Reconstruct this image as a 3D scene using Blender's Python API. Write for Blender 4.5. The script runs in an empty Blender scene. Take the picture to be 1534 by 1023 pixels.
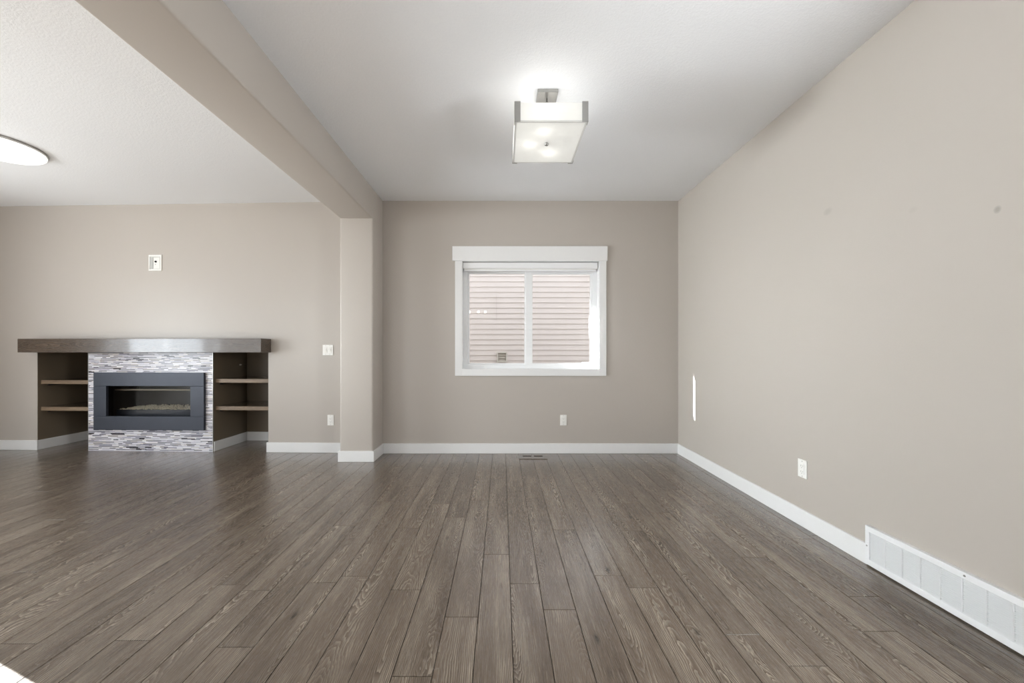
import bpy, bmesh, math, random
from mathutils import Vector, Matrix

# ------------------------------------------------------------------ camera, world, sun, lights, exposure
W, H = 1534, 1023
F = 560.0                      # focal length in pixels
VX, VY = 752.0, 525.0          # vanishing point of the room's depth lines
CZ = 1.117                     # camera height
S = bpy.context.scene
C = S.collection

cam_d = bpy.data.cameras.new('camera')
cam_d.sensor_width = 36.0
cam_d.lens = F * 36.0 / W
cam_d.shift_x = (W / 2 - VX) / W
cam_d.shift_y = (VY - H / 2) / W
cam_d.clip_start = 0.02
cam = bpy.data.objects.new('camera', cam_d)
cam.location = (0, 0, CZ)
cam.rotation_euler = (math.pi / 2, 0, 0)
C.objects.link(cam)
S.camera = cam

S.view_settings.view_transform = 'Standard'
S.view_settings.look = 'None'
S.view_settings.gamma = 1.0
S.view_settings.use_curve_mapping = False
S.view_settings.exposure = 0.08

world = bpy.data.worlds.new('sky')
S.world = world
world.use_nodes = True
wb = world.node_tree.nodes['Background']
wb.inputs[0].default_value = (0.93, 0.96, 1.0, 1)
wb.inputs[1].default_value = 1.75

S.cycles.use_denoising = True
S.cycles.denoising_prefilter = 'ACCURATE'
S.cycles.max_bounces = 10
S.cycles.diffuse_bounces = 6
S.cycles.transparent_max_bounces = 16
S.cycles.sample_clamp_indirect = 20.0
S.cycles.caustics_reflective = False
S.cycles.caustics_refractive = False

SUN_DIR = Vector((1.0, -0.356, -0.53)).normalized()
sun_d = bpy.data.lights.new('sun', 'SUN')
sun_d.energy = 66.0
sun_d.angle = math.radians(0.12)
sun_d.color = (0.92, 0.97, 1.0)
sun = bpy.data.objects.new('sun', sun_d)
sun.rotation_euler = SUN_DIR.to_track_quat('-Z', 'Y').to_euler()
C.objects.link(sun)


def area(name, loc, direction, sx, sy, power, color):
    d = bpy.data.lights.new(name, 'AREA')
    d.shape = 'RECTANGLE'
    d.size, d.size_y = sx, sy
    d.energy = power
    d.color = color
    o = bpy.data.objects.new(name, d)
    o.location = loc
    o.rotation_euler = Vector(direction).to_track_quat('-Z', 'Y').to_euler()
    C.objects.link(o)
    return o


def point(name, loc, power, color, radius):
    d = bpy.data.lights.new(name, 'POINT')
    d.energy = power
    d.color = color
    d.shadow_soft_size = radius
    o = bpy.data.objects.new(name, d)
    o.location = loc
    C.objects.link(o)
    return o


# daylight through the left patio door, plus lamps added to brighten the room
area('daylight_patio_door', (-5.70, 1.87, 1.25), (1, 0.05, 0.12), 1.2, 1.4, 42, (0.84, 0.93, 1.0))
area('daylight_patio_door_low', (-5.70, 1.87, 1.25), (1, 0.12, -0.02), 1.3, 1.6, 28, (0.93, 0.98, 1.0)).data.spread = math.radians(50)
area('fill_light_right', (1.895, 0.68, 1.48), (-1, 0, 0), 0.68, 0.85, 45, (0.96, 0.99, 1.0))  # fill lamp added to lift the ceiling and the beam's right face
area('fill_light_left', (-5.70, -1.7, 1.4), (1, 0.26, 0.35), 1.8, 1.8, 84, (0.89, 0.965, 1.0))  # fill lamp added to brighten the right wall

# ------------------------------------------------------------------ helpers
rnd = random.Random(7)


def lin(c):
    return tuple(((v / 255) / 12.92) if v / 255 <= 0.04045 else (((v / 255) + 0.055) / 1.055) ** 2.4 for v in c) + (1.0,)


class NT:
    """tiny node-tree helper"""
    def __init__(self, name):
        self.m = bpy.data.materials.new(name)
        self.m.use_nodes = True
        self.t = self.m.node_tree
        self.b = self.t.nodes['Principled BSDF']
        self.out = self.t.nodes['Material Output']

    def n(self, typ, **kw):
        nd = self.t.nodes.new(typ)
        for k, v in kw.items():
            setattr(nd, k, v)
        return nd

    def put(self, sock, v):
        if hasattr(v, 'is_linked') or isinstance(v, bpy.types.NodeSocket):
            self.t.links.new(v, sock)
        else:
            sock.default_value = v

    def math(self, op, a, b=None, c=None, clamp=False):
        nd = self.n('ShaderNodeMath', operation=op, use_clamp=clamp)
        self.put(nd.inputs[0], a)
        if b is not None:
            self.put(nd.inputs[1], b)
        if c is not None:
            self.put(nd.inputs[2], c)
        return nd.outputs[0]

    def comb(self, x, y, z):
        nd = self.n('ShaderNodeCombineXYZ')
        for i, v in enumerate((x, y, z)):
            self.put(nd.inputs[i], v)
        return nd.outputs[0]

    def noise(self, vec, scale=1.0, detail=2.0, rough=0.5, dist=0.0):
        nd = self.n('ShaderNodeTexNoise')
        self.put(nd.inputs['Vector'], vec)
        nd.inputs['Scale'].default_value = scale
        nd.inputs['Detail'].default_value = detail
        nd.inputs['Roughness'].default_value = rough
        nd.inputs['Distortion'].default_value = dist
        return nd.outputs['Fac']

    def mix(self, f, a, b, blend='MIX'):
        nd = self.n('ShaderNodeMix', data_type='RGBA', blend_type=blend)
        self.put(nd.inputs[0], f)
        self.put(nd.inputs[6], a)
        self.put(nd.inputs[7], b)
        return nd.outputs[2]

    def rng(self, v, a, b, c=0.0, d=1.0):
        nd = self.n('ShaderNodeMapRange')
        self.put(nd.inputs[0], v)
        for i, x in enumerate((a, b, c, d)):
            nd.inputs[i + 1].default_value = x
        return nd.outputs[0]

    def bump(self, h, strength, dist):
        nd = self.n('ShaderNodeBump')
        nd.inputs['Strength'].default_value = strength
        nd.inputs['Distance'].default_value = dist
        self.put(nd.inputs['Height'], h)
        self.t.links.new(nd.outputs[0], self.b.inputs['Normal'])

    def objco(self):
        return self.n('ShaderNodeTexCoord').outputs['Object']


def flat_mat(name, rgb, rough=0.5, metal=0.0, var=0.04, scale=30, bump=0.0, spec=0.5, coat=0.0):
    """simple surface whose tone drifts slightly with a noise texture"""
    k = NT(name)
    c = lin(rgb)
    co = k.objco()
    f = k.noise(co, scale, 3)
    lo = tuple(v * (1 - var) for v in c[:3]) + (1,)
    hi = tuple(min(1, v * (1 + var)) for v in c[:3]) + (1,)
    k.t.links.new(k.mix(f, lo, hi), k.b.inputs['Base Color'])
    k.b.inputs['Roughness'].default_value = rough
    k.b.inputs['Metallic'].default_value = metal
    k.b.inputs['Specular IOR Level'].default_value = spec
    k.b.inputs['Coat Weight'].default_value = coat
    if bump:
        k.bump(k.noise(co, scale * 6, 4), bump, 0.002)
    return k.m


def obj(name, bm, mats, parent=None, mw=None):
    me = bpy.data.meshes.new(name)
    bm.normal_update()
    bm.to_mesh(me)
    bm.free()
    for m in (mats if isinstance(mats, (list, tuple)) else [mats]):
        me.materials.append(m)
    o = bpy.data.objects.new(name, me)
    C.objects.link(o)
    if mw is not None:
        o.matrix_world = mw
    if parent is not None:
        o.parent = parent
    return o


def empty(name, loc=(0, 0, 0), mw=None):
    o = bpy.data.objects.new(name, None)
    o.empty_display_size = 0.05
    C.objects.link(o)
    if mw is not None:
        o.matrix_world = mw
    else:
        o.location = loc
    return o


def tag(o, label=None, cat=None, group=None, kind=None):
    if label:
        o['label'] = label
    if cat:
        o['category'] = cat
    if group:
        o['group'] = group
    if kind:
        o['kind'] = kind
    return o


def box(bm, x0, x1, y0, y1, z0, z1, bev=0.0, seg=2, mat=0):
    vs = [bm.verts.new((x, y, z)) for x in (x0, x1) for y in (y0, y1) for z in (z0, z1)]
    fs = []
    for idx in ((0, 1, 3, 2), (4, 6, 7, 5), (0, 4, 5, 1), (2, 3, 7, 6), (0, 2, 6, 4), (1, 5, 7, 3)):
        f = bm.faces.new([vs[i] for i in idx])
        f.material_index = mat
        fs.append(f)
    if bev > 0:
        es = list({e for f in fs for e in f.edges})
        bmesh.ops.bevel(bm, geom=es, offset=bev, segments=seg, affect='EDGES', profile=0.5)
    return vs


def bxm(*boxes, bev=0.0, seg=2):
    bm = bmesh.new()
    for b in boxes:
        box(bm, *b, bev=bev, seg=seg)
    return bm


def lathe(bm, prof, cx=0, cy=0, n=48, axis='Z', cz=0, mat=0):
    rings = []
    for r, h in prof:
        ring = []
        for i in range(n):
            a = 2 * math.pi * i / n
            if axis == 'Z':
                p = (cx + r * math.cos(a), cy + r * math.sin(a), cz + h)
            elif axis == 'Y':
                p = (cx + r * math.cos(a), cy + h, cz + r * math.sin(a))
            else:
                p = (cx + h, cy + r * math.cos(a), cz + r * math.sin(a))
            ring.append(bm.verts.new(p))
        rings.append(ring)
    for a, b in zip(rings[:-1], rings[1:]):
        for i in range(n):
            f = bm.faces.new((a[i], a[(i + 1) % n], b[(i + 1) % n], b[i]))
            f.smooth = True
            f.material_index = mat
    for ring in (rings[0], rings[-1]):
        try:
            f = bm.faces.new(ring)
            f.material_index = mat
        except ValueError:
            pass
    bmesh.ops.recalc_face_normals(bm, faces=bm.faces[:])
    return bm


def tube(bm, pts, r, n=10):
    pts = [Vector(p) for p in pts]
    rings = []
    for i, p in enumerate(pts):
        d = (pts[min(i + 1, len(pts) - 1)] - pts[max(i - 1, 0)]).normalized()
        u = d.orthogonal().normalized()
        if rings:
            u = (prev_u - d * prev_u.dot(d)).normalized()
        prev_u = u
        v = d.cross(u)
        rings.append([bm.verts.new(p + (u * math.cos(2 * math.pi * k / n) + v * math.sin(2 * math.pi * k / n)) * r) for k in range(n)])
    for a, b in zip(rings[:-1], rings[1:]):
        for i in range(n):
            f = bm.faces.new((a[i], a[(i + 1) % n], b[(i + 1) % n], b[i]))
            f.smooth = True
    bm.faces.new(rings[0])
    bm.faces.new(rings[-1])
    bmesh.ops.recalc_face_normals(bm, faces=bm.faces[:])


def structure(name, bm, mats, parent=None, mw=None):
    o = obj(name, bm, mats, parent, mw)
    o['kind'] = 'structure'
    return o


# photograph -> room coordinates
def X(px, Y):
    return (px - VX) / F * Y


def Z(py, Y):
    return CZ + (VY - py) / F * Y


# ------------------------------------------------------------------ room dimensions
YB = 4.064          # dining back wall
XR = 1.916          # right wall
ZC = 2.743          # ceiling
XL = -5.74          # left wall
YF = -3.0           # rear wall (behind the camera)
COLX0, COLX1, COLY = -1.632, -1.298, 3.760
BEAMZ = 2.446

# fireplace wall frame: local x along the wall, local y into the wall
OW = Vector((-1.632, 4.083))
ANG = -0.034
EX = Vector((math.cos(ANG), math.sin(ANG)))
EY = Vector((-math.sin(ANG), math.cos(ANG)))
MW = Matrix.Translation((OW.x, OW.y, 0)) @ Matrix.Rotation(ANG, 4, 'Z')


def LW(px, py=None, d=0.0):
    """pixel -> local x (and z) on the plane at local depth d"""
    k = (px - VX) / F
    # t*(k*EY.x+EY.y) - OW.EY = d
    t = (d + OW.dot(EY)) / (k * EY.x + EY.y)
    p = Vector((k * t, t)) - OW
    if py is None:
        return p.dot(EX)
    return p.dot(EX), CZ + (VY - py) / F * t


# ------------------------------------------------------------------ materials
def wall_paint():
    k = NT('taupe_paint')
    co = k.n('ShaderNodeNewGeometry').outputs['Position']
    f = k.noise(co, 1.5, 3)
    a = lin((183, 176, 168))
    b = lin((187, 180, 173))
    col = k.mix(f, a, b)
    # three scuffs on the right wall
    sep = k.n('ShaderNodeSeparateXYZ')
    k.t.links.new(co, sep.inputs[0])
    tot = None
    for (yy, zz, ry, rz, s) in ((2.199, 1.934, .028, .020, .16), (1.446, 1.662, .011, .014, .36), (1.742, 1.773, .018, .014, .06)):
        dy = k.math('DIVIDE', k.math('SUBTRACT', sep.outputs[1], yy), ry)
        dz = k.math('DIVIDE', k.math('SUBTRACT', sep.outputs[2], zz), rz)
        d = k.math('ADD', k.math('MULTIPLY', dy, dy), k.math('MULTIPLY', dz, dz))
        d = k.math('ADD', d, k.math('MULTIPLY', k.noise(co, 60, 2), 0.8))
        onwall = k.math('GREATER_THAN', sep.outputs[0], XR - 0.01)
        g = k.math('MULTIPLY', k.math('MULTIPLY', k.rng(d, 0.5, 1.9, 1.0, 0.0), s), onwall)
        tot = g if tot is None else k.math('ADD', tot, g)
    col = k.mix(tot, col, lin((96, 86, 76)))
    k.t.links.new(col, k.b.inputs['Base Color'])
    k.b.inputs['Roughness'].default_value = 0.38
    k.b.inputs['Specular IOR Level'].default_value = 0.5
    k.bump(k.noise(co, 260, 3), 0.05, 0.001)
    return k.m


def ceiling_paint():
    k = NT('ceiling_texture')
    co = k.n('ShaderNodeNewGeometry').outputs['Position']
    col = k.mix(k.noise(co, 120, 2), lin((235, 237, 240)), lin((240, 242, 245)))
    k.t.links.new(col, k.b.inputs['Base Color'])
    k.b.inputs['Roughness'].default_value = 0.9
    k.b.inputs['Specular IOR Level'].default_value = 0.2
    h = k.rng(k.noise(co, 95, 4, 0.6), 0.42, 0.62)
    k.bump(h, 0.25, 0.002)
    return k.m


def plank_mat(name, dark, light, vein, rough, spacing=0.0075, coat_rough=0.09, vein_amt=0.62, coat=0.0):
    """oak grain: cut through wobbling growth rings plus long pores; UV in metres, 'rnd' = random per board"""
    k = NT(name)
    uv = k.n('ShaderNodeUVMap', uv_map='UVMap').outputs[0]
    sep = k.n('ShaderNodeSeparateXYZ')
    k.t.links.new(uv, sep.inputs[0])
    u, v = sep.outputs[0], sep.outputs[1]
    at = k.n('ShaderNodeAttribute', attribute_name='rnd')
    sr = k.n('ShaderNodeSeparateColor')
    k.t.links.new(at.outputs['Color'], sr.inputs[0])
    r, g, b = sr.outputs[0], sr.outputs[1], sr.outputs[2]
    seed = k.math('MULTIPLY', r, 57.0)
    # axis offset across the board, and ring depth that wanders along it
    wob = k.noise(k.comb(k.math('MULTIPLY', u, 5.0), k.math('MULTIPLY', v, 1.4), seed), 1.0, 2)
    wob2 = k.noise(k.comb(k.math('MULTIPLY', u, 22.0), k.math('MULTIPLY', v, 6.5), seed), 1.0, 3, 0.55)
    off = k.math('MULTIPLY', k.math('SUBTRACT', g, 0.5), 0.15)
    uu = k.math('SUBTRACT', u, k.math('ADD', off, k.math('MULTIPLY', k.math('SUBTRACT', wob, 0.5), 0.05)))
    hgt = k.math('ADD', k.math('MULTIPLY', k.math('SUBTRACT', k.noise(k.comb(0.0, k.math('MULTIPLY', v, 1.1), k.math('ADD', seed, 9.0)), 1.0, 1), 0.42), 0.28),
                 k.math('MULTIPLY', k.math('SUBTRACT', wob2, 0.5), 0.030))
    rad = k.math('SQRT', k.math('ADD', k.math('MULTIPLY', uu, uu), k.math('MULTIPLY', hgt, hgt)))
    sp = k.math('MULTIPLY', k.math('ADD', 0.65, k.math('MULTIPLY', b, 0.7)), spacing)
    ph = k.math('FRACT', k.math('DIVIDE', rad, sp))
    # saw-tooth ring: slow rise, sharp edge
    ring = k.math('POWER', ph, 2.2)
    darkring = k.math('POWER', k.math('SUBTRACT', 1.0, ph), 3.0)
    pores = k.noise(k.comb(k.math('MULTIPLY', u, 750.0), k.math('MULTIPLY', v, 22.0), seed), 1.0, 3, 0.6)
    pores = k.rng(pores, 0.40, 0.66)
    streak = k.noise(k.comb(k.math('MULTIPLY', u, 45.0), k.math('MULTIPLY', v, 1.3), k.math('ADD', seed, 3.0)), 1.0, 3)
    patch = k.noise(k.comb(k.math('MULTIPLY', u, 9.0), k.math('MULTIPLY', v, 2.2), k.math('ADD', seed, 31.0)), 1.0, 3)
    tone = k.math('ADD', k.math('MULTIPLY', b, 0.42), k.math('ADD', k.math('MULTIPLY', k.rng(streak, 0.3, 0.7), 0.33), k.math('MULTIPLY', k.rng(patch, 0.3, 0.7), 0.25)))
    base = k.mix(tone, lin(dark), lin(light))
    fade = k.rng(k.noise(k.comb(k.math('MULTIPLY', u, 14.0), k.math('MULTIPLY', v, 1.7), k.math('ADD', seed, 17.0)), 1.0, 2), 0.44, 0.66, 0.05, 1.0)
    col = k.mix(k.math('MULTIPLY', k.math('MULTIPLY', ring, fade), vein_amt), base, lin(vein))
    dk = tuple(c * 0.62 for c in lin(dark)[:3]) + (1,)
    fade2 = k.rng(k.noise(k.comb(k.math('MULTIPLY', u, 11.0), k.math('MULTIPLY', v, 1.3), k.math('ADD', seed, 41.0)), 1.0, 2), 0.42, 0.62, 0.0, 0.55)
    col = k.mix(k.math('MULTIPLY', darkring, fade2), col, dk)
    fine = k.noise(k.comb(k.math('MULTIPLY', u, 260.0), k.math('MULTIPLY', v, 9.0), k.math('ADD', seed, 5.0)), 1.0, 4, 0.7)
    col = k.mix(k.rng(fine, 0.35, 0.55, 0.5, 0.0), col, dk)
    col = k.mix(k.rng(fine, 0.55, 0.72, 0.0, 0.35), col, lin(vein))
    col = k.mix(k.math('MULTIPLY', pores, 0.55), col, dk)
    # knots
    vor = k.n('ShaderNodeTexVoronoi')
    k.put(vor.inputs['Vector'], k.comb(k.math('MULTIPLY', u, 9.0), k.math('MULTIPLY', v, 3.2), seed))
    vor.inputs['Scale'].default_value = 1.0
    kn = k.math('MULTIPLY', k.rng(vor.outputs['Distance'], 0.035, 0.12, 1.0, 0.0), 0.75)
    col = k.mix(kn, col, tuple(c * 0.35 for c in lin(dark)[:3]) + (1,))
    k.t.links.new(col, k.b.inputs['Base Color'])
    rr = k.rng(k.math('ADD', k.math('MULTIPLY', ring, 0.4), k.math('MULTIPLY', pores, 0.6)), 0, 1, rough - 0.05, rough + 0.13)
    k.t.links.new(rr, k.b.inputs['Roughness'])
    k.b.inputs['Specular IOR Level'].default_value = 0.5
    k.b.inputs['Coat Weight'].default_value = coat
    k.b.inputs['Coat Roughness'].default_value = coat_rough
    k.bump(k.math('SUBTRACT', k.math('MULTIPLY', ring, 0.5), pores), 0.25, 0.0006)
    return k.m


def tile_mat():
    k = NT('mosaic_glass_tile')
    at = k.n('ShaderNodeAttribute', attribute_name='rnd')
    co = k.objco()
    f = k.math('MULTIPLY', k.noise(co, 90, 3), 0.25)
    k.t.links.new(k.mix(f, at.outputs['Color'], (0.45, 0.44, 0.47, 1)), k.b.inputs['Base Color'])
    k.b.inputs['Roughness'].default_value = 0.22
    return k.m


def glass_mat(name, tint=(1, 1, 1), refl=1.0):
    """thin clear pane: passes light straight through, reflects by angle"""
    k = NT(name)
    tr = k.n('ShaderNodeBsdfTransparent')
    tr.inputs[0].default_value = tint + (1,)
    gl = k.n('ShaderNodeBsdfGlossy')
    gl.inputs['Roughness'].default_value = 0.0
    co = k.objco()
    gl.inputs['Color'].default_value = (1, 1, 1, 1)
    lw = k.n('ShaderNodeLayerWeight')
    lw.inputs['Blend'].default_value = 0.5
    fres = k.math('ADD', 0.04, k.math('MULTIPLY', k.math('POWER', lw.outputs['Facing'], 5.0), 0.9))
    mx = k.n('ShaderNodeMixShader')
    smear = k.rng(k.noise(co, 3, 2), 0, 1, 0.9 * refl, 1.0 * refl)
    k.put(mx.inputs[0], k.math('MULTIPLY', fres, smear))
    k.t.links.new(tr.outputs[0], mx.inputs[1])
    k.t.links.new(gl.outputs[0], mx.inputs[2])
    k.t.links.new(mx.outputs[0], k.out.inputs[0])
    return k.m


def frosted(name, rgb, emit):
    k = NT(name)
    df = k.n('ShaderNodeBsdfDiffuse')
    tl = k.n('ShaderNodeBsdfTranslucent')
    co = k.objco()
    c = k.mix(k.noise(co, 25, 2), lin(rgb), lin(tuple(min(255, v + 6) for v in rgb)))
    k.t.links.new(c, df.inputs[0])
    k.t.links.new(c, tl.inputs[0])
    m1 = k.n('ShaderNodeMixShader')
    m1.inputs[0].default_value = 0.5
    k.t.links.new(df.outputs[0], m1.inputs[1])
    k.t.links.new(tl.outputs[0], m1.inputs[2])
    em = k.n('ShaderNodeEmission')
    em.inputs[0].default_value = (1.0, 0.985, 0.95, 1)
    em.inputs[1].default_value = emit
    ad = k.n('ShaderNodeAddShader')
    k.t.links.new(m1.outputs[0], ad.inputs[0])
    k.t.links.new(em.outputs[0], ad.inputs[1])
    k.t.links.new(ad.outputs[0], k.out.inputs[0])
    return k.m


M_wall = wall_paint()
M_ceil = ceiling_paint()
M_floor = plank_mat('oak_plank', (80, 67, 55), (132, 118, 104), (212, 199, 181), 0.24, spacing=0.0056, vein_amt=0.62, coat=0.7, coat_rough=0.27)
M_stain = plank_mat('stained_wood', (60, 47, 37), (92, 76, 61), (120, 102, 84), 0.27, spacing=0.012, vein_amt=0.4, coat=1.0)
M_edge = plank_mat('shelf_edge_wood', (112, 92, 72), (150, 130, 106), (170, 150, 124), 0.4, spacing=0.012, vein_amt=0.4)
M_gap = flat_mat('plank_joint', (46, 39, 33), 0.8)
M_white = flat_mat('white_trim_paint', (232, 232, 232), 0.38, var=0.012)
M_vinyl = flat_mat('white_vinyl', (236, 237, 238), 0.33, var=0.01)
M_plast = flat_mat('white_plastic', (240, 239, 235), 0.3, var=0.01)
M_slot = flat_mat('socket_slot', (128, 126, 122), 0.6)
M_grille = flat_mat('white_enamel', (233, 234, 235), 0.42, var=0.01)
M_void = flat_mat('duct_shadow', (110, 110, 110), 0.9)
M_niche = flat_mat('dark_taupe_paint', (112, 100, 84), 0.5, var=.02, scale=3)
M_dark = flat_mat('duct_dark', (46, 40, 34), 0.9)
M_steel = flat_mat('brushed_nickel', (176, 175, 172), 0.32, metal=0.85, scale=200)
M_black = flat_mat('charcoal_metal', (52, 56, 66), 0.42, metal=0.35, var=0.10, scale=14)
M_fire = flat_mat('firebox_black', (14, 13, 13), 0.7)
M_fireback = flat_mat('firebox_liner', (52, 46, 42), 0.45)
M_pebble = flat_mat('pale_fire_glass', (232, 220, 194), 0.45, var=0.25, scale=120)
M_tile = tile_mat()
M_grout = flat_mat('tile_grout', (205, 203, 206), 0.8)
M_glass = glass_mat('window_glass')
M_fglass = glass_mat('fireplace_glass', (0.85, 0.85, 0.85), 0.12)
M_fabric = flat_mat('blind_fabric', (228, 227, 223), 0.8, var=0.02)
M_frost = frosted('frosted_glass', (230, 230, 228), 0.14)
M_dome = frosted('lit_dome_glass', (240, 240, 238), 0.55)
M_bulb = frosted('lit_bulb', (240, 240, 230), 9.0)
M_siding = flat_mat('lap_siding_paint', (204, 196, 192), 0.75, var=0.05, scale=4)
M_ground = flat_mat('gravel_ground', (150, 144, 136), 0.95, var=0.2, scale=40)
M_blocker = flat_mat('sun_blocker_paint', (200, 196, 190), 0.8)
M_vent = flat_mat('vent_plastic', (196, 192, 184), 0.6)
M_ventd = flat_mat('vent_inner', (172, 166, 156), 0.8)
M_coax = flat_mat('coax_black', (28, 27, 27), 0.5)
M_conn = flat_mat('coax_connector', (205, 200, 190), 0.3, metal=0.6)


def uv_boards(bm, boards, zt=0.0):
    """boards: (x0,x1,y0,y1) lying along y"""
    uvl = (bm.loops.layers.uv.get('UVMap') or bm.loops.layers.uv.new('UVMap'))
    cl = bm.loops.layers.float_color.new('rnd')
    for (x0, x1, y0, y1) in boards:
        c = (rnd.random(), rnd.random(), rnd.random(), 1)
        b = 0.0007
        lo = [bm.verts.new(p) for p in ((x0, y0, zt - .004), (x1, y0, zt - .004), (x1, y1, zt - .004), (x0, y1, zt - .004))]
        mi = [bm.verts.new(p) for p in ((x0, y0, zt - b), (x1, y0, zt - b), (x1, y1, zt - b), (x0, y1, zt - b))]
        up = [bm.verts.new(p) for p in ((x0 + b, y0 + b, zt), (x1 - b, y0 + b, zt), (x1 - b, y1 - b, zt), (x0 + b, y1 - b, zt))]
        fs = [bm.faces.new(up)]
        for i in range(4):
            j = (i + 1) % 4
            fs.append(bm.faces.new((lo[i], lo[j], mi[j], mi[i])))
            fs.append(bm.faces.new((mi[i], mi[j], up[j], up[i])))
        xm = (x0 + x1) / 2
        for f in fs:
            for l in f.loops:
                l[uvl].uv = (l.vert.co.x - xm, l.vert.co.y - y0)
                l[cl] = c
    return bm


# ------------------------------------------------------------------ floor
PW = 0.1393
X00 = 0.0393
joints = [(23, 857), (33, 964), (349, 969), (134, 827.5), (70, 778.6), (529, 863), (606, 883.5), (610, 791), (692, 924), (737, 830.5),
          (377, 884.5), (948, 795), (965.6, 880.4), (1116.5, 950.7), (1216, 997.5), (1134, 835), (1054, 798), (994, 768),
          (1205, 807), (1288.6, 893.5), (950, 754), (1068.6, 756), (914, 862), (846, 793.4), (784, 729), (680, 775), (793, 874), (838, 913)]
known = {}
for (jx, jy) in joints:
    Yj = CZ * F / (jy - VY)
    kk = math.floor((X(jx, Yj) - X00) / PW)
    known.setdefault(kk, []).append(Yj)
boards = []
gap = 0.0014
k0 = math.floor((XL - 0.1 - X00) / PW)
k1 = math.ceil((XR + 0.05 - X00) / PW)
FY0, FY1 = -3.05, 4.95
for kk in range(k0, k1):
    x0 = X00 + kk * PW
    ys = sorted(known.get(kk, []))
    if not ys:
        ys = [rnd.uniform(0.3, 3.8)]
    L = 1.22
    a = ys[0]
    while a > FY0 + 0.3:
        a -= L * rnd.choice((1, 1, 0.8, 1.0))
        ys.insert(0, a)
    a = ys[-1]
    while a < FY1 - 0.3:
        a += L * rnd.choice((1, 1, 0.8, 1.0))
        ys.append(a)
    ys = [y for y in ys if FY0 + 0.05 < y < FY1 - 0.05]
    ys = [FY0] + ys + [FY1]
    for ya, yb in zip(ys[:-1], ys[1:]):
        boards.append((x0 + gap, x0 + PW - gap, ya + gap, yb - gap))
bm = uv_boards(bmesh.new(), boards)
box(bm, X00 + k0 * PW, X00 + k1 * PW, FY0, FY1, -0.05, -0.003, mat=1)
structure('floor', bm, [M_floor, M_gap])

# ------------------------------------------------------------------ ceiling
structure('ceiling', bxm((XL - .3, XR + .3, YF - .3, 4.9, ZC, ZC + .25)), M_ceil)

# ------------------------------------------------------------------ walls
WX0, WX1 = X(692.2, YB), X(897.6, YB)
WZ0, WZ1 = Z(553, YB), Z(391.2, YB)
YO = YB + 0.17
structure('wall_back', bxm((COLX1 - .2, WX0, YB, YO, -.05, ZC + .02), (WX1, XR + .15, YB, YO, -.05, ZC + .02),
                           (WX0, WX1, YB, YO, -.05, WZ0), (WX0, WX1, YB, YO, WZ1, ZC + .02)), M_wall)
structure('wall_right', bxm((XR, XR + .15, 1.10, YB, -.05, ZC + .02), (XR, XR + .15, YF, 0.2, -.05, ZC + .02),
                            (XR, XR + .15, 0.2, 1.10, -.05, 1.0), (XR, XR + .15, 0.2, 1.10, 2.05, ZC + .02)), M_wall)

# left wall with patio door opening
DY0, DY1, DZ = 0.75, 2.83, 2.33
structure('wall_left', bxm((XL - .15, XL, YF, -2.65, -.05, ZC + .02), (XL - .15, XL, -0.7, DY0, -.05, ZC + .02),
                           (XL - .15, XL, -2.65, -0.7, -.05, 0.4), (XL - .15, XL, -2.65, -0.7, 2.35, ZC + .02), (XL - .15, XL, DY1, 4.95, -.05, ZC + .02),
                           (XL - .15, XL, DY0, DY1, DZ, ZC + .02)), M_wall)
# rear wall with two openings
structure('wall_rear', bxm((XL - .15, -5.0, YF - .15, YF, -.05, ZC + .02), (-1.2, XR + .15, YF - .15, YF, -.05, ZC + .02), (-5.0, -1.2, YF - .15, YF, -.05, .5),
                           (-5.0, -1.2, YF - .15, YF, 2.4, ZC + .02)), M_wall)


def opening_unit(name, x0, x1, z0, z1, mw, npan=2):
    """framed glazing seen only from inside: local x across, y depth"""
    o = empty(name, mw=mw)
    o['kind'] = 'structure'
    fr = .06
    b = bxm((x0, x0 + fr, 0, .08, z0, z1), (x1 - fr, x1, 0, .08, z0, z1), (x0 + fr, x1 - fr, 0, .08, z0, z0 + fr), (x0 + fr, x1 - fr, 0, .08, z1 - fr, z1))
    for i in range(1, npan):
        xm = x0 + (x1 - x0) * i / npan
        box(b, xm - .04, xm + .04, 0, .08, z0 + fr, z1 - fr)
    obj('frame', b, M_vinyl, o)
    for i in range(npan):
        a = x0 + (x1 - x0) * i / npan + (fr if i == 0 else .04)
        c = x0 + (x1 - x0) * (i + 1) / npan - (fr if i == npan - 1 else .04)
        obj('pane', bxm((a, c, .035, .041, z0 + fr, z1 - fr)), M_glass, o)
    return o


opening_unit('door_1', 0, DY1 - DY0, 0, DZ, Matrix.Translation((XL - .01, DY0, 0)) @ Matrix.Rotation(math.pi / 2, 4, 'Z'))
opening_unit('added_window_3', 0, .9, 1.0, 2.05, Matrix.Translation((XR + .02, 1.10, 0)) @ Matrix.Rotation(-math.pi / 2, 4, 'Z'), 2)  # unseen window added to go with the right fill lamp
opening_unit('added_window_4', 0, 1.95, .4, 2.35, Matrix.Translation((XL - .01, -2.65, 0)) @ Matrix.Rotation(math.pi / 2, 4, 'Z'), 2)  # unseen window added to go with the left fill lamp
opening_unit('added_window_2', -5.0, -1.2, .5, 2.4, Matrix.Translation((0, YF - .12, 0)), 3)  # unseen rear window, added to let more light into the room

# ---- fireplace wall (local frame)
ND = 0.52                                    # niche depth
MT_D = 0.165                                 # mantel projection
ZMB = Z(528, 3.99)                           # underside of the mantel
nLx0 = LW(56)                                # left niche left edge
nRx1 = LW(402)                               # right niche right edge
chx0, chx1 = LW(134), LW(319.5)              # chimney block between niches
lxw = (XL - OW.x) / EX.x - 0.06              # out to the left wall
TB = 0.75
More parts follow.
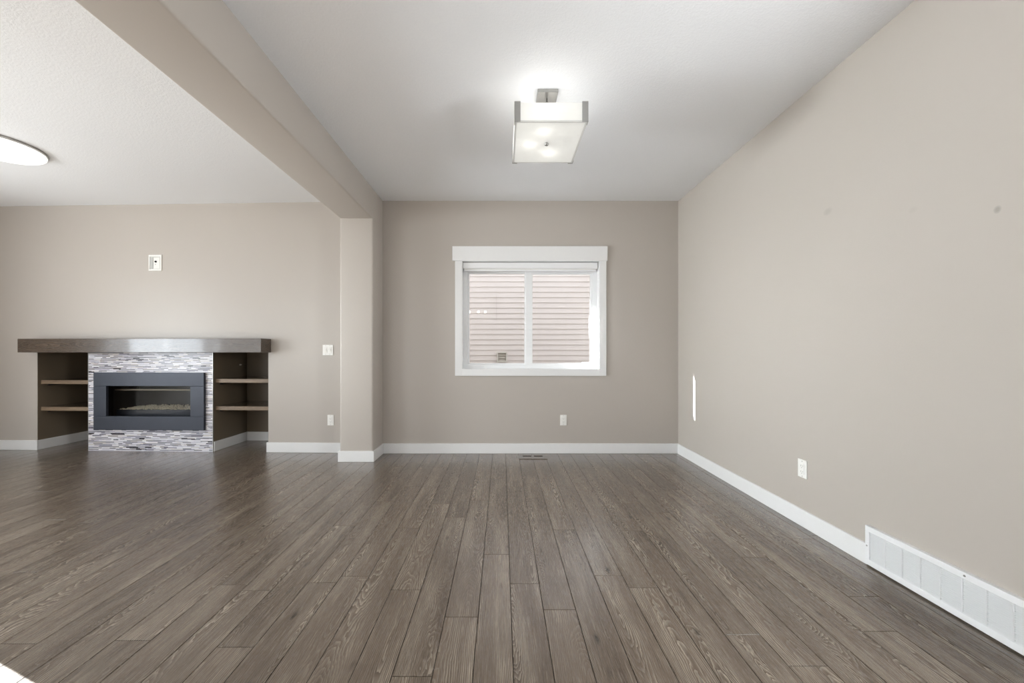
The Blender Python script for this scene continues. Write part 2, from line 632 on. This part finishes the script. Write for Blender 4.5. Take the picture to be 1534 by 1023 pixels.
# firebox opening in the chimney block
fx0, fz1 = LW(150, 568)
fx1, fz0 = LW(296, 635)
bm = bxm((lxw, nLx0, 0, TB, -.05, ZMB),
         (nRx1, 0.05, 0, TB, -.05, ZMB),
         (lxw, 0.05, 0, TB, ZMB, ZC + .02),
         (nLx0, chx0, ND, TB, -.05, ZMB), (chx1, nRx1, ND, TB, -.05, ZMB),
         (chx0, fx0, 0, TB, -.05, ZMB), (fx1, chx1, 0, TB, -.05, ZMB),
         (fx0, fx1, 0, TB, -.05, fz0), (fx0, fx1, 0, TB, fz1, ZMB), (fx0, fx1, .5, TB, fz0, fz1))
structure('wall_fireplace', bm, M_wall, mw=MW)

LT = .002
def nb(*bx):
    return bxm(*bx)
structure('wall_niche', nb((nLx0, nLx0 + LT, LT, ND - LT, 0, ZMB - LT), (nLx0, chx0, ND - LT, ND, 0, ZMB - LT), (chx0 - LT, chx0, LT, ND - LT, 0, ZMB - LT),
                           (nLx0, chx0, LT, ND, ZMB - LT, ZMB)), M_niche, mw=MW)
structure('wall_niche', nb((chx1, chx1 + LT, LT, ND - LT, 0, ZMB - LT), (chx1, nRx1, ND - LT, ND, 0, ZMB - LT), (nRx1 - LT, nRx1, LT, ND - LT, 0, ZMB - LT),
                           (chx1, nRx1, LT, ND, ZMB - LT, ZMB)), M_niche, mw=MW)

# ---- column and beam, with soft rounded corners
def rounded(x0, x1, y0, y1, z0, z1, sel):
    bm = bmesh.new()
    box(bm, x0, x1, y0, y1, z0, z1)
    es = [e for e in bm.edges if sel(e)]
    bmesh.ops.bevel(bm, geom=es, offset=.016, segments=5, affect='EDGES', profile=0.5)
    for f in bm.faces:
        f.smooth = True
    return bm


def vert_front(e):
    a, b = e.verts
    return abs(a.co.z - b.co.z) > .1 and a.co.y < COLY + .01


def low_long(e):
    a, b = e.verts
    return abs(a.co.y - b.co.y) > .1 and a.co.z < BEAMZ + .01


def sharp(o, ang=40):
    me = o.data
    me.set_sharp_from_angle(angle=math.radians(ang))


sharp(structure('column', rounded(COLX0 + .0003, COLX1 - .0003, COLY, 4.30, -.04, ZC + .01, vert_front), M_wall))
sharp(structure('beam', rounded(COLX0, COLX1, YF, 4.25, BEAMZ, ZC + .01, low_long), M_wall))

# ------------------------------------------------------------------ baseboards
BH, BT = 0.108, 0.014


def base(*bx):
    return bxm(*bx, bev=.003)


GY1 = 264.0 / (1302 - VX) * YB          # near corner of the return grille
GY0 = GY1 - .80
structure('baseboard_back', base((COLX1 + BT, XR, YB - BT, YB, 0, BH)), M_white)
structure('baseboard_right', base((XR - BT, XR, GY1, YB - BT, 0, BH), (XR - BT, XR, YF, GY0, 0, BH)), M_white)
structure('baseboard_column', base((COLX0 - BT, COLX1 + BT, COLY - BT, COLY, 0, BH), (COLX1, COLX1 + BT, COLY, YB, 0, BH),
                                   (COLX0 - BT, COLX0, COLY, 4.07, 0, BH)), M_white)
structure('baseboard_left', base((XL, XL + BT, DY1 + .08, 4.2, 0, BH), (XL, XL + BT, YF, DY0 - .08, 0, BH)), M_white)
structure('baseboard_fireplace', base((lxw + .05, nLx0 + BT, -BT, 0, 0, BH), (nRx1 - BT, -.01, -BT, 0, 0, BH),
                                      (nRx1 - BT, nRx1, 0, ND - BT, 0, BH),
                                      (nLx0, nLx0 + BT, 0, ND - BT, 0, BH), (nLx0, chx0, ND - BT, ND, 0, BH),
                                      (chx1, chx1 + BT, 0, ND - BT, 0, BH), (chx1, nRx1, ND - BT, ND, 0, BH)), M_white, mw=MW)


# ------------------------------------------------------------------ wood boxes (mantel, shelves) with grain along x
def wood_box(bm, x0, x1, y0, y1, z0, z1, bev=.003, seed=None, mat=0, edge=False, v_off=0.0):
    n0 = len(bm.faces)
    old = set(bm.faces)
    box(bm, x0, x1, y0, y1, z0, z1, bev=bev)
    uvl = (bm.loops.layers.uv.get('UVMap') or bm.loops.layers.uv.new('UVMap'))
    cl = bm.loops.layers.float_color.get('rnd') or bm.loops.layers.float_color.new('rnd')
    c = seed or (rnd.random(), rnd.random(), rnd.random(), 1)
    ym, zm = (y0 + y1) / 2, (z0 + z1) / 2
    for f in bm.faces:
        if f in old:
            continue
        f.material_index = mat
        n = f.normal if f.normal.length else Vector((0, 0, 1))
        f.normal_update()
        n = f.normal
        for l in f.loops:
            p = l.vert.co
            if abs(n.z) > .5:
                l[uvl].uv = (p.y - ym, p.x - x0 + v_off)
            elif abs(n.y) > .5:
                l[uvl].uv = (p.z - zm, p.x - x0 + v_off)
            else:
                l[uvl].uv = (p.z - zm, p.y - y0 + v_off)
            l[cl] = c
    return bm


mx0 = LW(26, d=-MT_D)
mx1 = LW(391, d=-MT_D)
ZMT = Z(507, 3.97)
bm = wood_box(bmesh.new(), mx0, mx1, -MT_D, -0.0005, ZMB, ZMT, seed=(.31, .55, .5, 1))
tag(obj('mantel', bm, M_stain, mw=MW), 'thick dark-stained wooden mantel beam across the wall above the fireplace', 'mantel')


# shelves in the two niches
def shelf(x0, x1, ztop, label, cleat_x):
    t = empty('niche_shelf', mw=MW)
    th = .043
    e = .012
    bm = wood_box(bmesh.new(), x0 + .0025, x1 - .0025, .03 + e, ND - .003, ztop - th, ztop, bev=.0)
    obj('board', bm, M_stain, t)
    bm = wood_box(bmesh.new(), x0 + .0025, x1 - .0025, .03, .03 + e, ztop - th, ztop, bev=.002)
    o = obj('front_edge', bm, M_edge, t)
    o['label'] = 'lighter wooden front edge strip'
    for cx in cleat_x:
        obj('cleat', bxm((cx, cx + .018, .09, ND - .02, ztop - th - .022, ztop - th), bev=.002), M_fire, t)
    tag(t, label, 'shelf', 'wooden shelves in the niches beside the fireplace')


zs1 = CZ - (568.5 - VY) / F * 4.20
zs2 = CZ - (609.5 - VY) / F * 4.20
shelf(nLx0, chx0, zs1 - .01, 'upper wooden shelf in the niche left of the fireplace', (nLx0 + .0025,))
shelf(nLx0, chx0, zs2 - .005, 'lower wooden shelf in the niche left of the fireplace', (nLx0 + .0025,))
shelf(chx1, nRx1, zs1 + .01, 'upper wooden shelf in the niche right of the fireplace', (chx1 + .0025,))
shelf(chx1, nRx1, zs2 + .012, 'lower wooden shelf in the niche right of the fireplace', (chx1 + .0025,))

# ------------------------------------------------------------------ fireplace: mosaic surround + insert
TT = 0.010
root = empty('fireplace', mw=MW)
tag(root, 'linear gas fireplace with charcoal metal frame set in black and white mosaic tile', 'fireplace')
bm = bmesh.new()
cl = bm.loops.layers.float_color.new('rnd')
white = [(226, 224, 230), (214, 212, 220), (236, 234, 238), (200, 198, 208), (222, 216, 214)]
mid = [(150, 146, 160), (126, 120, 136), (176, 172, 184), (188, 180, 176)]
darkc = [(34, 28, 38), (24, 20, 26), (50, 42, 54), (38, 30, 32)]
zc, row = 0.0, 0
while zc < ZMB - .004:
    thin = row % 2 == 1
    h = .0074 if thin else .0094
    z1 = min(zc + h, ZMB)
    xx = chx0 - rnd.uniform(0, .08)
    while xx < chx1:
        if thin:
            L = rnd.uniform(.035, .11)
            q = rnd.random()
            c = rnd.choice(darkc if q < .50 else mid if q < .60 else white)
        else:
            L = rnd.uniform(.05, .16)
            q = rnd.random()
            c = rnd.choice(darkc if q < .05 else mid if q < .12 else white)
        a, b = max(xx, chx0), min(xx + L, chx1)
        xx += L
        if b - a < .004:
            continue
        # tiles behind the metal frame are left out of the firebox hole
        segs = [(a, b)]
        if z1 > fz0 and zc < fz1:
            segs = [s for s in ((a, min(b, fx0)), (max(a, fx1), b)) if s[1] - s[0] > .003]
        for (sa, sb) in segs:
            n = set(bm.faces)
            box(bm, sa + .0005, sb - .0005, -TT, -.002, zc + .0004, z1 - .0004)
            for f in bm.faces[len(n):]:
                for l in f.loops:
                    l[cl] = lin(c)
    zc += h
    row += 1
sur = obj('tile_surround', bm, M_tile, root)
obj('grout', bxm((chx0, fx0, -.004, -.0003, 0, ZMB), (fx1, chx1, -.004, -.0003, 0, ZMB), (fx0, fx1, -.004, -.0003, 0, fz0), (fx0, fx1, -.004, -.0003, fz1, ZMB)), M_grout, sur)
for tx in (chx0 - .004, chx1):
    obj('edge_trim', bxm((tx, tx + .004, -TT - .001, 0, 0, ZMB)), M_steel, sur)

FD = .036
ax0, az1 = LW(139.8, 558, -FD)
ax1, az0 = LW(305.3, 645, -FD)
bx0, bz1 = LW(158.8, 578.3, -FD)
bx1, bz0 = LW(285.0, 624, -FD)
g = .0012
for nm, bb in (('top_plate', (ax0, ax1, -FD, -TT, bz1 + g, az1)), ('bottom_plate', (ax0, ax1, -FD, -TT, az0, bz0 - g)),
               ('side_plate', (ax0, bx0, -FD, -TT, bz0, bz1)), ('side_plate', (bx1, ax1, -FD, -TT, bz0, bz1))):
    obj(nm, bxm(bb, bev=.002), M_black, root)
# firebox shell behind the frame
fb = bmesh.new()
t_ = .01
box(fb, fx0, fx0 + t_, -TT + .001, .48, fz0, fz1)
box(fb, fx1 - t_, fx1, -TT + .001, .48, fz0, fz1)
box(fb, fx0 + t_, fx1 - t_, -TT + .001, .48, fz0, fz0 + t_)
box(fb, fx0 + t_, fx1 - t_, -TT + .001, .48, fz1 - t_, fz1)
shell = obj('firebox', fb, M_fire, root)
obj('back_liner', bxm((fx0 + t_, fx1 - t_, .40, .47, fz0 + t_, fz1 - t_)), M_fireback, shell)
# inner trim, glass, burner tray with pale fire glass
ix0, iz1 = LW(170, 581, .09)
gx0 = fx0 + t_ + .001
gx1 = fx1 - t_ - .001
zt = LW(200, 584.5, .12)[1]
zb_ = LW(200, 613.5, .14)[1]
obj('side_liner', bxm((gx0, gx0 + .045, .09, .38, fz0 + t_, fz1 - t_)), M_fireback, shell)
obj('header_strip', bxm((gx0 + .046, gx1, .10, .13, zt, zt + .014), bev=.001), flat_mat('bronze_strip', (150, 136, 116), 0.4, metal=.3), root)
obj('burner_tray', bxm((gx0 + .046, gx1, .12, .39, fz0 + t_, zb_), bev=.002), flat_mat('burner_tray_metal', (58, 60, 68), .4, metal=.3), root)
obj('glass_front', bxm((gx0, gx1, .045, .049, fz0 + t_ + .001, fz1 - t_ - .001)), M_fglass, root)
pb = bmesh.new()
for i in range(900):
    r0 = rnd.uniform(.006, .013)
    x_ = rnd.uniform(gx0 + .06, gx1 - .012)
    y_ = rnd.uniform(.13, .36)
    edge = min(1.0, (x_ - gx0 - .05) / .2)
    z_ = zb_ + r0 * .4 + rnd.uniform(0, .014) * edge * (y_ / .2)
    m_ = Matrix.Translation((x_, y_, z_)) @ Matrix.Rotation(rnd.uniform(0, 3.1), 4, Vector((rnd.random(), rnd.random(), rnd.random() + .1)).normalized()) @ Matrix.Diagonal((r0, r0 * .8, r0 * .6, 1))
    bmesh.ops.create_icosphere(pb, subdivisions=1, radius=1.0, matrix=m_)
tag(obj('fire_glass', pb, M_pebble, root), 'bed of pale crushed fire glass', kind='stuff')

# coax stub on the chimney side in the right niche
Yc_ = .40
cxl = chx1 + LT
cb = bmesh.new()
pz = Z(546.5, 4.50)
lathe(cb, [(.0105, 0), (.0105, .004), (.007, .005), (.007, .018), (.0, .018)], cx=cxl, cy=Yc_, cz=pz, axis='X', n=16)
tag(obj('coax_connector', cb, M_conn, mw=MW), 'small pale cable connector high on the niche side wall right of the fireplace', 'cable connector')


# ------------------------------------------------------------------ wall devices (built in local frame: x across, -y out of the wall, z up)
def rot_z(loc, a):
    return Matrix.Translation(loc) @ Matrix.Rotation(a, 4, 'Z')


def outlet(mw, label):
    t = empty('power_outlet', mw=mw)
    tag(t, label, 'outlet', 'white wall outlets')
    obj('cover_plate', bxm((-.035, .035, -.006, 0, -.057, .057), bev=.002), M_plast, t)
    rc = obj('receptacle', bxm((-.0165, .0165, -.0085, -.005, -.0335, .0335), bev=.0012), M_plast, t)
    sb = bmesh.new()
    for s in (-1, 1):
        cz = s * .018
        box(sb, -.0075, -.0055, -.0089, -.0080, cz - .004, cz + .005)
        box(sb, .0055, .0075, -.0089, -.0080, cz - .003, cz + .004)
        lathe(sb, [(.0024, -.0089), (.0024, -.0080)], 0, 0, 10, 'Y', cz - .0105)
    obj('slots', sb, M_slot, rc)
    for s in (-1, 1):
        obj('screw', lathe(bmesh.new(), [(.003, -.0070), (.003, -.0055)], 0, 0, 12, 'Y', s * .0475), M_steel, t)
    return t


Yo = YB
outlet(rot_z((X(843.9, Yo), Yo, Z(629.2, Yo)), 0), 'white power outlet low on the wall below the window')
Yr = 264.0 / (1203 - VX) * YB
outlet(rot_z((XR, Yr, Z(702, Yr)), -math.pi / 2), 'white power outlet on the right wall above the baseboard')
lx, lz = LW(495.6, 629.2)
outlet(MW @ Matrix.Translation((lx, 0, lz)), 'white power outlet low on the wall between fireplace and column')

# double rocker switch
lx, lz = LW(491.5, 524.3)
t = empty('light_switch', mw=MW @ Matrix.Translation((lx, 0, lz)))
tag(t, 'white double rocker light switch on the wall beside the column', 'light switch')
obj('cover_plate', bxm((-.058, .058, -.006, 0, -.057, .057), bev=.002), M_plast, t)
for s in (-1, 1):
    fr_ = obj('rocker', bxm((s * .023 - .0165, s * .023 + .0165, -.008, -.005, -.0335, .0335), bev=.001), M_plast, t)
    bm = bmesh.new()
    cx = s * .023
    vs = [bm.verts.new(p) for p in ((cx - .013, -.0078, -.029), (cx + .013, -.0078, -.029), (cx + .013, -.013, .0), (cx - .013, -.013, .0),
                                    (cx - .013, -.0078, .029), (cx + .013, -.0078, .029))]
    bm.faces.new((vs[0], vs[1], vs[2], vs[3]))
    bm.faces.new((vs[3], vs[2], vs[5], vs[4]))
    bm.faces.new((vs[0], vs[3], vs[4]))
    bm.faces.new((vs[1], vs[5], vs[2]))
    obj('paddle', bm, M_plast, fr_)
    for q in (-1, 1):
        obj('screw', lathe(bmesh.new(), [(.003, -.0070), (.003, -.0055)], cx, 0, 12, 'Y', q * .0475), M_steel, t)

# recessed media box
lx, lz = LW(233.3, 393.8)
t = empty('media_box', mw=MW @ Matrix.Translation((lx, 0, lz)))
tag(t, 'white cable wall box with a dark connector high above the mantel', 'wall box')
hw, hh = .073, .088
obj('box_frame', bxm((-hw, hw, -.010, 0, -hh, -hh + .016), (-hw, hw, -.010, 0, hh - .018, hh), (-hw, -hw + .012, -.010, 0, -hh + .016, hh - .018),
                     (hw - .014, hw, -.010, 0, -hh + .016, hh - .018), bev=.0015), M_plast, t)
obj('back_panel', bxm((-hw + .012, hw - .014, -.003, -.0005, -hh + .016, hh - .018)), flat_mat('box_recess', (205, 205, 202), .5), t)
mp = obj('cable_plate', bxm((-.018, .052, -.008, -.003, -hh + .022, hh - .030), bev=.001), M_plast, t)
obj('coax_jack', lathe(bmesh.new(), [(.011, -.0085), (.009, -.016), (.005, -.022), (0, -.022)], .010, 0, 16, 'Y', .012), M_coax, mp)
obj('screw', lathe(bmesh.new(), [(.004, -.0095), (.004, -.0080)], .006, 0, 12, 'Y', -.018), M_slot, mp)
obj('outlet_strip', bxm((-.050, -.026, -.007, -.003, -hh + .022, hh - .026), bev=.001), flat_mat('box_strip_grey', (190, 190, 187), .5), t)

# ------------------------------------------------------------------ return-air grille on the right wall
t = empty('return_air_grille', mw=rot_z((XR, GY1, 0), -math.pi / 2))      # local x runs toward the camera, -y out of the wall
tag(t, 'long white return air grille low on the right wall', 'vent grille')
gl = GY1 - GY0
gz0, gz1 = .008, .208
gd = .022
obj('frame', bxm((0, gl, -gd, 0, gz1 - .028, gz1), (0, gl, -gd, 0, gz0, gz0 + .030), (0, .022, -gd, 0, gz0 + .030, gz1 - .028),
                 (gl - .022, gl, -gd, 0, gz0 + .030, gz1 - .028), bev=.002), M_grille, t)
obj('duct_back', bxm((.022, gl - .022, -.004, -.001, gz0 + .030, gz1 - .028)), M_void, t)
nl = 17
zz0, zz1 = gz0 + .030, gz1 - .028
lb = bmesh.new()
for i in range(nl):
    zc = zz0 + (i + .5) * (zz1 - zz0) / nl
    vs = [lb.verts.new(p) for p in ((.022, -gd + .003, zc - .0032), (gl - .022, -gd + .003, zc - .0032), (gl - .022, -.007, zc + .0036), (.022, -.007, zc + .0036))]
    vs2 = [lb.verts.new((v.co.x, v.co.y, v.co.z - .0010)) for v in vs]
    lb.faces.new(vs)
    lb.faces.new(vs2[::-1])
    for a in range(4):
        b = (a + 1) % 4
        lb.faces.new((vs[a], vs2[a], vs2[b], vs[b]))
bmesh.ops.recalc_face_normals(lb, faces=lb.faces[:])
obj('louvers', lb, M_grille, t)
p = .0775
xx = .022 + p
while xx < gl - .04:
    obj('divider', bxm((xx - .0018, xx + .0018, -gd + .003, -.004, zz0, zz1)), M_grille, t)
    xx += p
for sx in (.010, .42):
    sz = .105 if sx < .1 else gz1 - .014
    obj('screw', lathe(bmesh.new(), [(.0042, -gd - .0012), (.0042, -gd + .001)], sx, 0, 14, 'Y', sz), M_slot if sx > .1 else M_steel, t)

# ------------------------------------------------------------------ wooden floor register
t = empty('floor_register', (0, 0, 0))
tag(t, 'flush wooden floor register with two dark slots by the back wall', 'floor register')
ry0, ry1 = 3.838, 3.985
rx0, rx1 = X(777.7, 3.84), X(820.3, 3.84)
sy0, sy1 = 3.915, 3.955
s1 = (X(783.2, 3.93), X(796.2, 3.93))
s2 = (X(800, 3.93), X(813, 3.93))
bm = bmesh.new()
for bb in ((rx0, rx1, ry0, sy0), (rx0, rx1, sy1, ry1), (rx0, s1[0], sy0, sy1), (s1[1], s2[0], sy0, sy1), (s2[1], rx1, sy0, sy1)):
    wood_box(bm, bb[0], bb[1], bb[2], bb[3], .0005, .006, bev=.001, seed=(.2, .4, .5, 1))
obj('frame', bm, M_floor, t)
for s in (s1, s2):
    obj('slot', bxm((s[0], s[1], sy0, sy1, .0004, .0018)), M_dark, t)

# ------------------------------------------------------------------ dining window
win = empty('window_1', (0, 0, 0))
win['kind'] = 'structure'
cd = .018
cx0, cx1 = X(681.6, YB - cd), X(908.4, YB - cd)
cz0 = Z(563, YB - cd)
zh = Z(390.5, YB - .024)
obj('casing', bxm((cx0, WX0, YB - cd, YB, cz0, zh), (WX1, cx1, YB - cd, YB, cz0, zh), (WX0, WX1, YB - cd, YB, cz0, WZ0), bev=.002), M_white, win)
obj('header_board', bxm((X(677.5, YB - .024), X(910.2, YB - .024), YB - .024, YB, zh, Z(368.6, YB - .024)), bev=.002), M_white, win)
lt = .004
obj('jamb_liner', bxm((WX0, WX0 + lt, YB - cd + .002, YO, WZ0, WZ1), (WX1 - lt, WX1, YB - cd + .002, YO, WZ0, WZ1),
                      (WX0 + lt, WX1 - lt, YB - cd + .002, YO, WZ0, WZ0 + lt), (WX0 + lt, WX1 - lt, YB - cd + .002, YO, WZ1 - lt, WZ1)), M_white, win)
yw = YB + .085                       # inner face of the vinyl unit
fxl, fxr = WX0 + lt, WX1 - lt
fzb, fzt = WZ0 + lt, WZ1 - lt
mxl, mxr = X(786, yw), X(796.5, yw)
gl0, gl1 = X(702.6, yw), X(786, yw)
gr0, gr1 = X(797.6, yw), X(884.4, yw)
gzt, gzb = Z(409, yw), Z(544.2, yw)
obj('outer_frame', bxm((fxl, gl0 - .018, yw, YO, fzb, fzt), (gr1 + .020, fxr, yw, YO, fzb, fzt), (gl0 - .018, gr1 + .020, yw, YO, gzt + .018, fzt),
                       (gl0 - .018, gr1 + .020, yw, YO, fzb, gzb - .016), bev=.002), M_vinyl, win)
ys = yw + .03
sf = obj('fixed_sash', bxm((gl0 - .018, gl0, ys, ys + .03, gzb - .016, gzt + .018), (mxl, mxl + .030, ys, ys + .03, gzb - .016, gzt + .018),
                           (gl0, mxl, ys, ys + .03, gzt, gzt + .018), (gl0, mxl, ys, ys + .03, gzb - .016, gzb), bev=.002), M_vinyl, win)
obj('pane', bxm((gl0, mxl, ys + .012, ys + .017, gzb, gzt)), M_glass, sf)
y2 = yw + .005
sl = obj('sliding_sash', bxm((mxl + .012, gr0, y2, y2 + .024, gzb - .016, gzt + .018), (gr1, gr1 + .020, y2, y2 + .024, gzb - .016, gzt + .018),
                             (gr0, gr1, y2, y2 + .024, gzt - .012, gzt + .018), (gr0, gr1, y2, y2 + .024, gzb - .016, gzb), bev=.002), M_vinyl, win)
obj('pane', bxm((gr0, gr1, y2 + .010, y2 + .015, gzb, gzt - .012)), M_glass, sl)
obj('latch', bxm((gr1 - .012, gr1 + .006, y2 - .012, y2, Z(503, yw), Z(474, yw)), bev=.003), M_vinyl, win)
obj('sash_lock', bxm((X(872, yw), X(884, yw), y2 - .015, y2 - .001, gzb - .004, gzb + .013), bev=.003), M_vinyl, win)

# roller blind, rolled up
bl = empty('window_blind', (0, 0, 0))
tag(bl, 'white blind rolled up at the top of the window', 'blind')
bz1, bz0_ = WZ1 - lt - .006, Z(402.3, YB + .03)
hx0, hx1 = X(693.8, YB + .03), X(894.2, YB + .03)
obj('cassette', bxm((hx0, hx1, YB + .016, YB + .062, bz0_, bz1), bev=.006, seg=3), M_vinyl, bl)
obj('end_cap', bxm((hx0 - .003, hx0, YB + .014, YB + .064, bz0_ - .002, bz1), bev=.001), M_plast, bl)
obj('end_cap', bxm((hx1, hx1 + .003, YB + .014, YB + .064, bz0_ - .002, bz1), bev=.001), M_plast, bl)
obj('bottom_rail', bxm((hx0 + .01, hx1 - .01, YB + .028, YB + .052, bz0_ - .030, bz0_ - .012), bev=.004), M_vinyl, bl)
obj('fabric', bxm((hx0 + .012, hx1 - .012, YB + .038, YB + .042, bz0_ - .013, bz0_ + .002)), M_fabric, bl)

# ------------------------------------------------------------------ dining ceiling light
Yn, Yfar, Yc = 2.165, 2.645, 2.385
zb = 2.443
lxn0, lxn1 = .075, .497
lcx = .286
fix = empty('ceiling_light', (lcx, Yc, ZC))
tag(fix, 'square frosted glass ceiling light with nickel brackets hung over the dining space', 'ceiling light')


def local(bm, c=(lcx, Yc, ZC)):
    bmesh.ops.translate(bm, verts=bm.verts[:], vec=(-c[0], -c[1], -c[2]))
    return bm


obj('canopy', local(bxm((lcx - .064, lcx + .064, Yc - .064, Yc + .064, ZC - .022, ZC), bev=.003)), M_steel, fix)
st = bmesh.new()
lathe(st, [(.006, -.30), (.006, -.02)], lcx, Yc, 14, 'Z', ZC)
lathe(st, [(.013, -.07), (.013, -.05)], lcx, Yc, 14, 'Z', ZC)
obj('stem', local(st), M_steel, fix)
hh = .110
zt_ = zb + hh
th = .005
for nm, bb in (('side_glass', (lxn0 + .004, lxn1 - .004, Yn, Yn + th, zb + .008, zt_)), ('side_glass', (lxn0 + .004, lxn1 - .004, Yfar - th, Yfar, zb + .008, zt_)),
               ('side_glass', (lxn0, lxn0 + th, Yn + th, Yfar - th, zb + .008, zt_)), ('side_glass', (lxn1 - th, lxn1, Yn + th, Yfar - th, zb + .008, zt_))):
    obj(nm, local(bxm(bb)), M_frost, fix)
obj('bottom_glass', local(bxm((lxn0 + .012, lxn1 - .012, Yn + .012, Yfar - .012, zb, zb + .005))), M_frost, fix)
obj('bottom_rim', local(bxm((lxn0, lxn1, Yn, Yn + .012, zb, zb + .008), (lxn0, lxn1, Yfar - .012, Yfar, zb, zb + .008),
                            (lxn0, lxn0 + .012, Yn + .012, Yfar - .012, zb, zb + .008), (lxn1 - .012, lxn1, Yn + .012, Yfar - .012, zb, zb + .008), bev=.001)),
    flat_mat('clear_rim', (222, 222, 220), .2), fix)
for (qx, sx) in ((lxn0, 1), (lxn1, -1)):
    for (qy, sy) in ((Yn, 1), (Yfar, -1)):
        a, b = sorted((qx - sx * .002, qx + sx * .032))
        c, d = sorted((qy - sy * .003, qy))
        e, f_ = sorted((qx - sx * .003, qx))
        g_, h_ = sorted((qy - sy * .003, qy + sy * .032))
        obj('corner_bracket', local(bxm((a, b, c, d, zb - .003, zt_ + .006), (e, f_, g_, h_, zb - .003, zt_ + .006), bev=.0005)), M_steel, fix)
obj('finial', local(lathe(bmesh.new(), [(0, -.014), (.008, -.013), (.013, -.008), (.013, -.002), (.007, .0), (.007, .004)], lcx, Yc + .012, 20, 'Z', zb)), M_steel, fix)
obj('bulb_holder', local(bxm((lcx - .10, lcx + .10, Yc - .008, Yc + .008, zt_ - .012, zt_ - .004), (lcx - .008, lcx + .008, Yc - .10, Yc - .008, zt_ - .012, zt_ - .004), bev=.001)), M_steel, fix)
for i, (qx, qy) in enumerate(((-.03, -.12), (-.11, .02), (.03, .12))):
    pl = point('bulb_light', (lcx + qx, Yc + qy, zb + .055), 0.34, (1.0, 0.97, 0.93), .028)

# ------------------------------------------------------------------ round flush dome light over the living room
dc = (-3.995, 2.955)
dr = .262
dome = empty('dome_light', (dc[0], dc[1], ZC))
tag(dome, 'round white dome ceiling light glowing in the living room', 'ceiling light')
bmr = lathe(bmesh.new(), [(dr - .03, 0), (dr, -.002), (dr, -.011), (dr - .010, -.016), (dr - .014, -.010)], 0, 0, 72)
obj('metal_ring', bmr, M_steel, dome)
prof = [(dr * .985 * math.cos(a), -.021 - .062 * math.sin(a)) for a in [i * math.pi / 2 / 12 for i in range(12)]] + [(.004, -.083)]
obj('glass_dome', lathe(bmesh.new(), prof, 0, 0, 72), M_dome, dome)
obj('finial', lathe(bmesh.new(), [(.010, -.080), (.010, -.086), (.006, -.094), (0, -.096)], 0, 0, 20), M_steel, dome)
point('dome_bulb_light', (dc[0], dc[1], ZC - .12), 1.5, (1.0, 0.95, 0.88), .10)

# three little pendants in the kitchen behind the camera (they show only as reflections in the window glass)
for i, px_ in enumerate((703.5, 716.5, 727)):
    d_ = 2 * (yw + .045) + 2.2
    x_ = (px_ - VX) / F * d_
    z_ = CZ + (VY - 467.5) / F * d_
    t = empty('pendant_lamp', (x_, -2.2, ZC))
    tag(t, 'small glowing pendant lamp in the kitchen mirrored in the left window pane', 'pendant lamp', 'kitchen pendants mirrored in the window')
    obj('cord', lathe(bmesh.new(), [(.003, z_ - ZC + .05), (.003, 0)], 0, 0, 8), M_coax, t)
    obj('shade', lathe(bmesh.new(), [(.0, z_ - ZC - .035), (.025, z_ - ZC - .03), (.036, z_ - ZC), (.028, z_ - ZC + .035), (.008, z_ - ZC + .05)], 0, 0, 20), M_bulb, t)

# ------------------------------------------------------------------ outside
structure('ground', bxm((-30, 30, -20, 20, -.65, -.6)), M_ground)
YN = 7.23
ex = .1016
sb = bmesh.new()
z = -.6
zoff = 0
nrow = int((5.6) / ex)
for i in range(nrow):
    z0_ = -.6 + i * ex
    vs = [sb.verts.new(p) for p in ((-9, YN - .016, z0_), (9, YN - .016, z0_), (9, YN, z0_ + ex), (-9, YN, z0_ + ex), (-9, YN, z0_), (9, YN, z0_))]
    sb.faces.new((vs[0], vs[1], vs[2], vs[3]))
    sb.faces.new((vs[4], vs[5], vs[1], vs[0]))
vs = [sb.verts.new(p) for p in ((-9, YN + .01, -.6), (9, YN + .01, -.6), (9, YN + .01, 4.98), (-9, YN + .01, 4.98))]
sb.faces.new(vs)
nh = empty('neighbour_house', (0, 0, 0))
tag(nh, 'neighbouring house with pinkish grey lap siding seen through the window', 'house')
obj('siding', sb, M_siding, nh)
obj('joint_strip', bxm((X(744, YN) - .004, X(744, YN) - .001, YN - .0175, YN - .001, Z(480, YN), Z(442, YN))), M_ventd, nh)
vn = empty('dryer_vent', (0, 0, 0))
tag(vn, 'square vent hood on the neighbouring siding behind the left pane', 'vent')
vx0, vx1, vz0, vz1 = X(744.6, YN), X(759.6, YN), Z(542.4, YN), Z(527.2, YN)
obj('frame', bxm((vx0, vx0 + .02, YN - .066, YN - .0165, vz0, vz1), (vx1 - .02, vx1, YN - .066, YN - .0165, vz0, vz1), (vx0 + .02, vx1 - .02, YN - .066, YN - .0165, vz1 - .02, vz1),
                 (vx0 + .02, vx1 - .02, YN - .066, YN - .0165, vz0, vz0 + .02), bev=.002), M_vent, vn)
fl = bmesh.new()
for i in range(3):
    z_ = vz0 + .025 + i * .05
    vs = [fl.verts.new(p) for p in ((vx0 + .02, YN - .045, z_), (vx1 - .02, YN - .045, z_), (vx1 - .02, YN - .02, z_ + .048), (vx0 + .02, YN - .02, z_ + .048))]
    fl.faces.new(vs)
obj('flap', fl, M_ventd, vn)

# unseen block with ledges, added outside to trim the sun to a sliver
CYX = -2.4
cyy = 3.712 + .356 * (XR - CYX)
structure('sun_blocker', bxm((XL - .15, CYX, 5.0, cyy, -.6, 3.13), (XL - .3, CYX + .0, 5.0, cyy + .03, 3.15, 3.34), (XL - .3, CYX, 4.4, cyy + .03, 3.43, 3.75)), M_blocker)
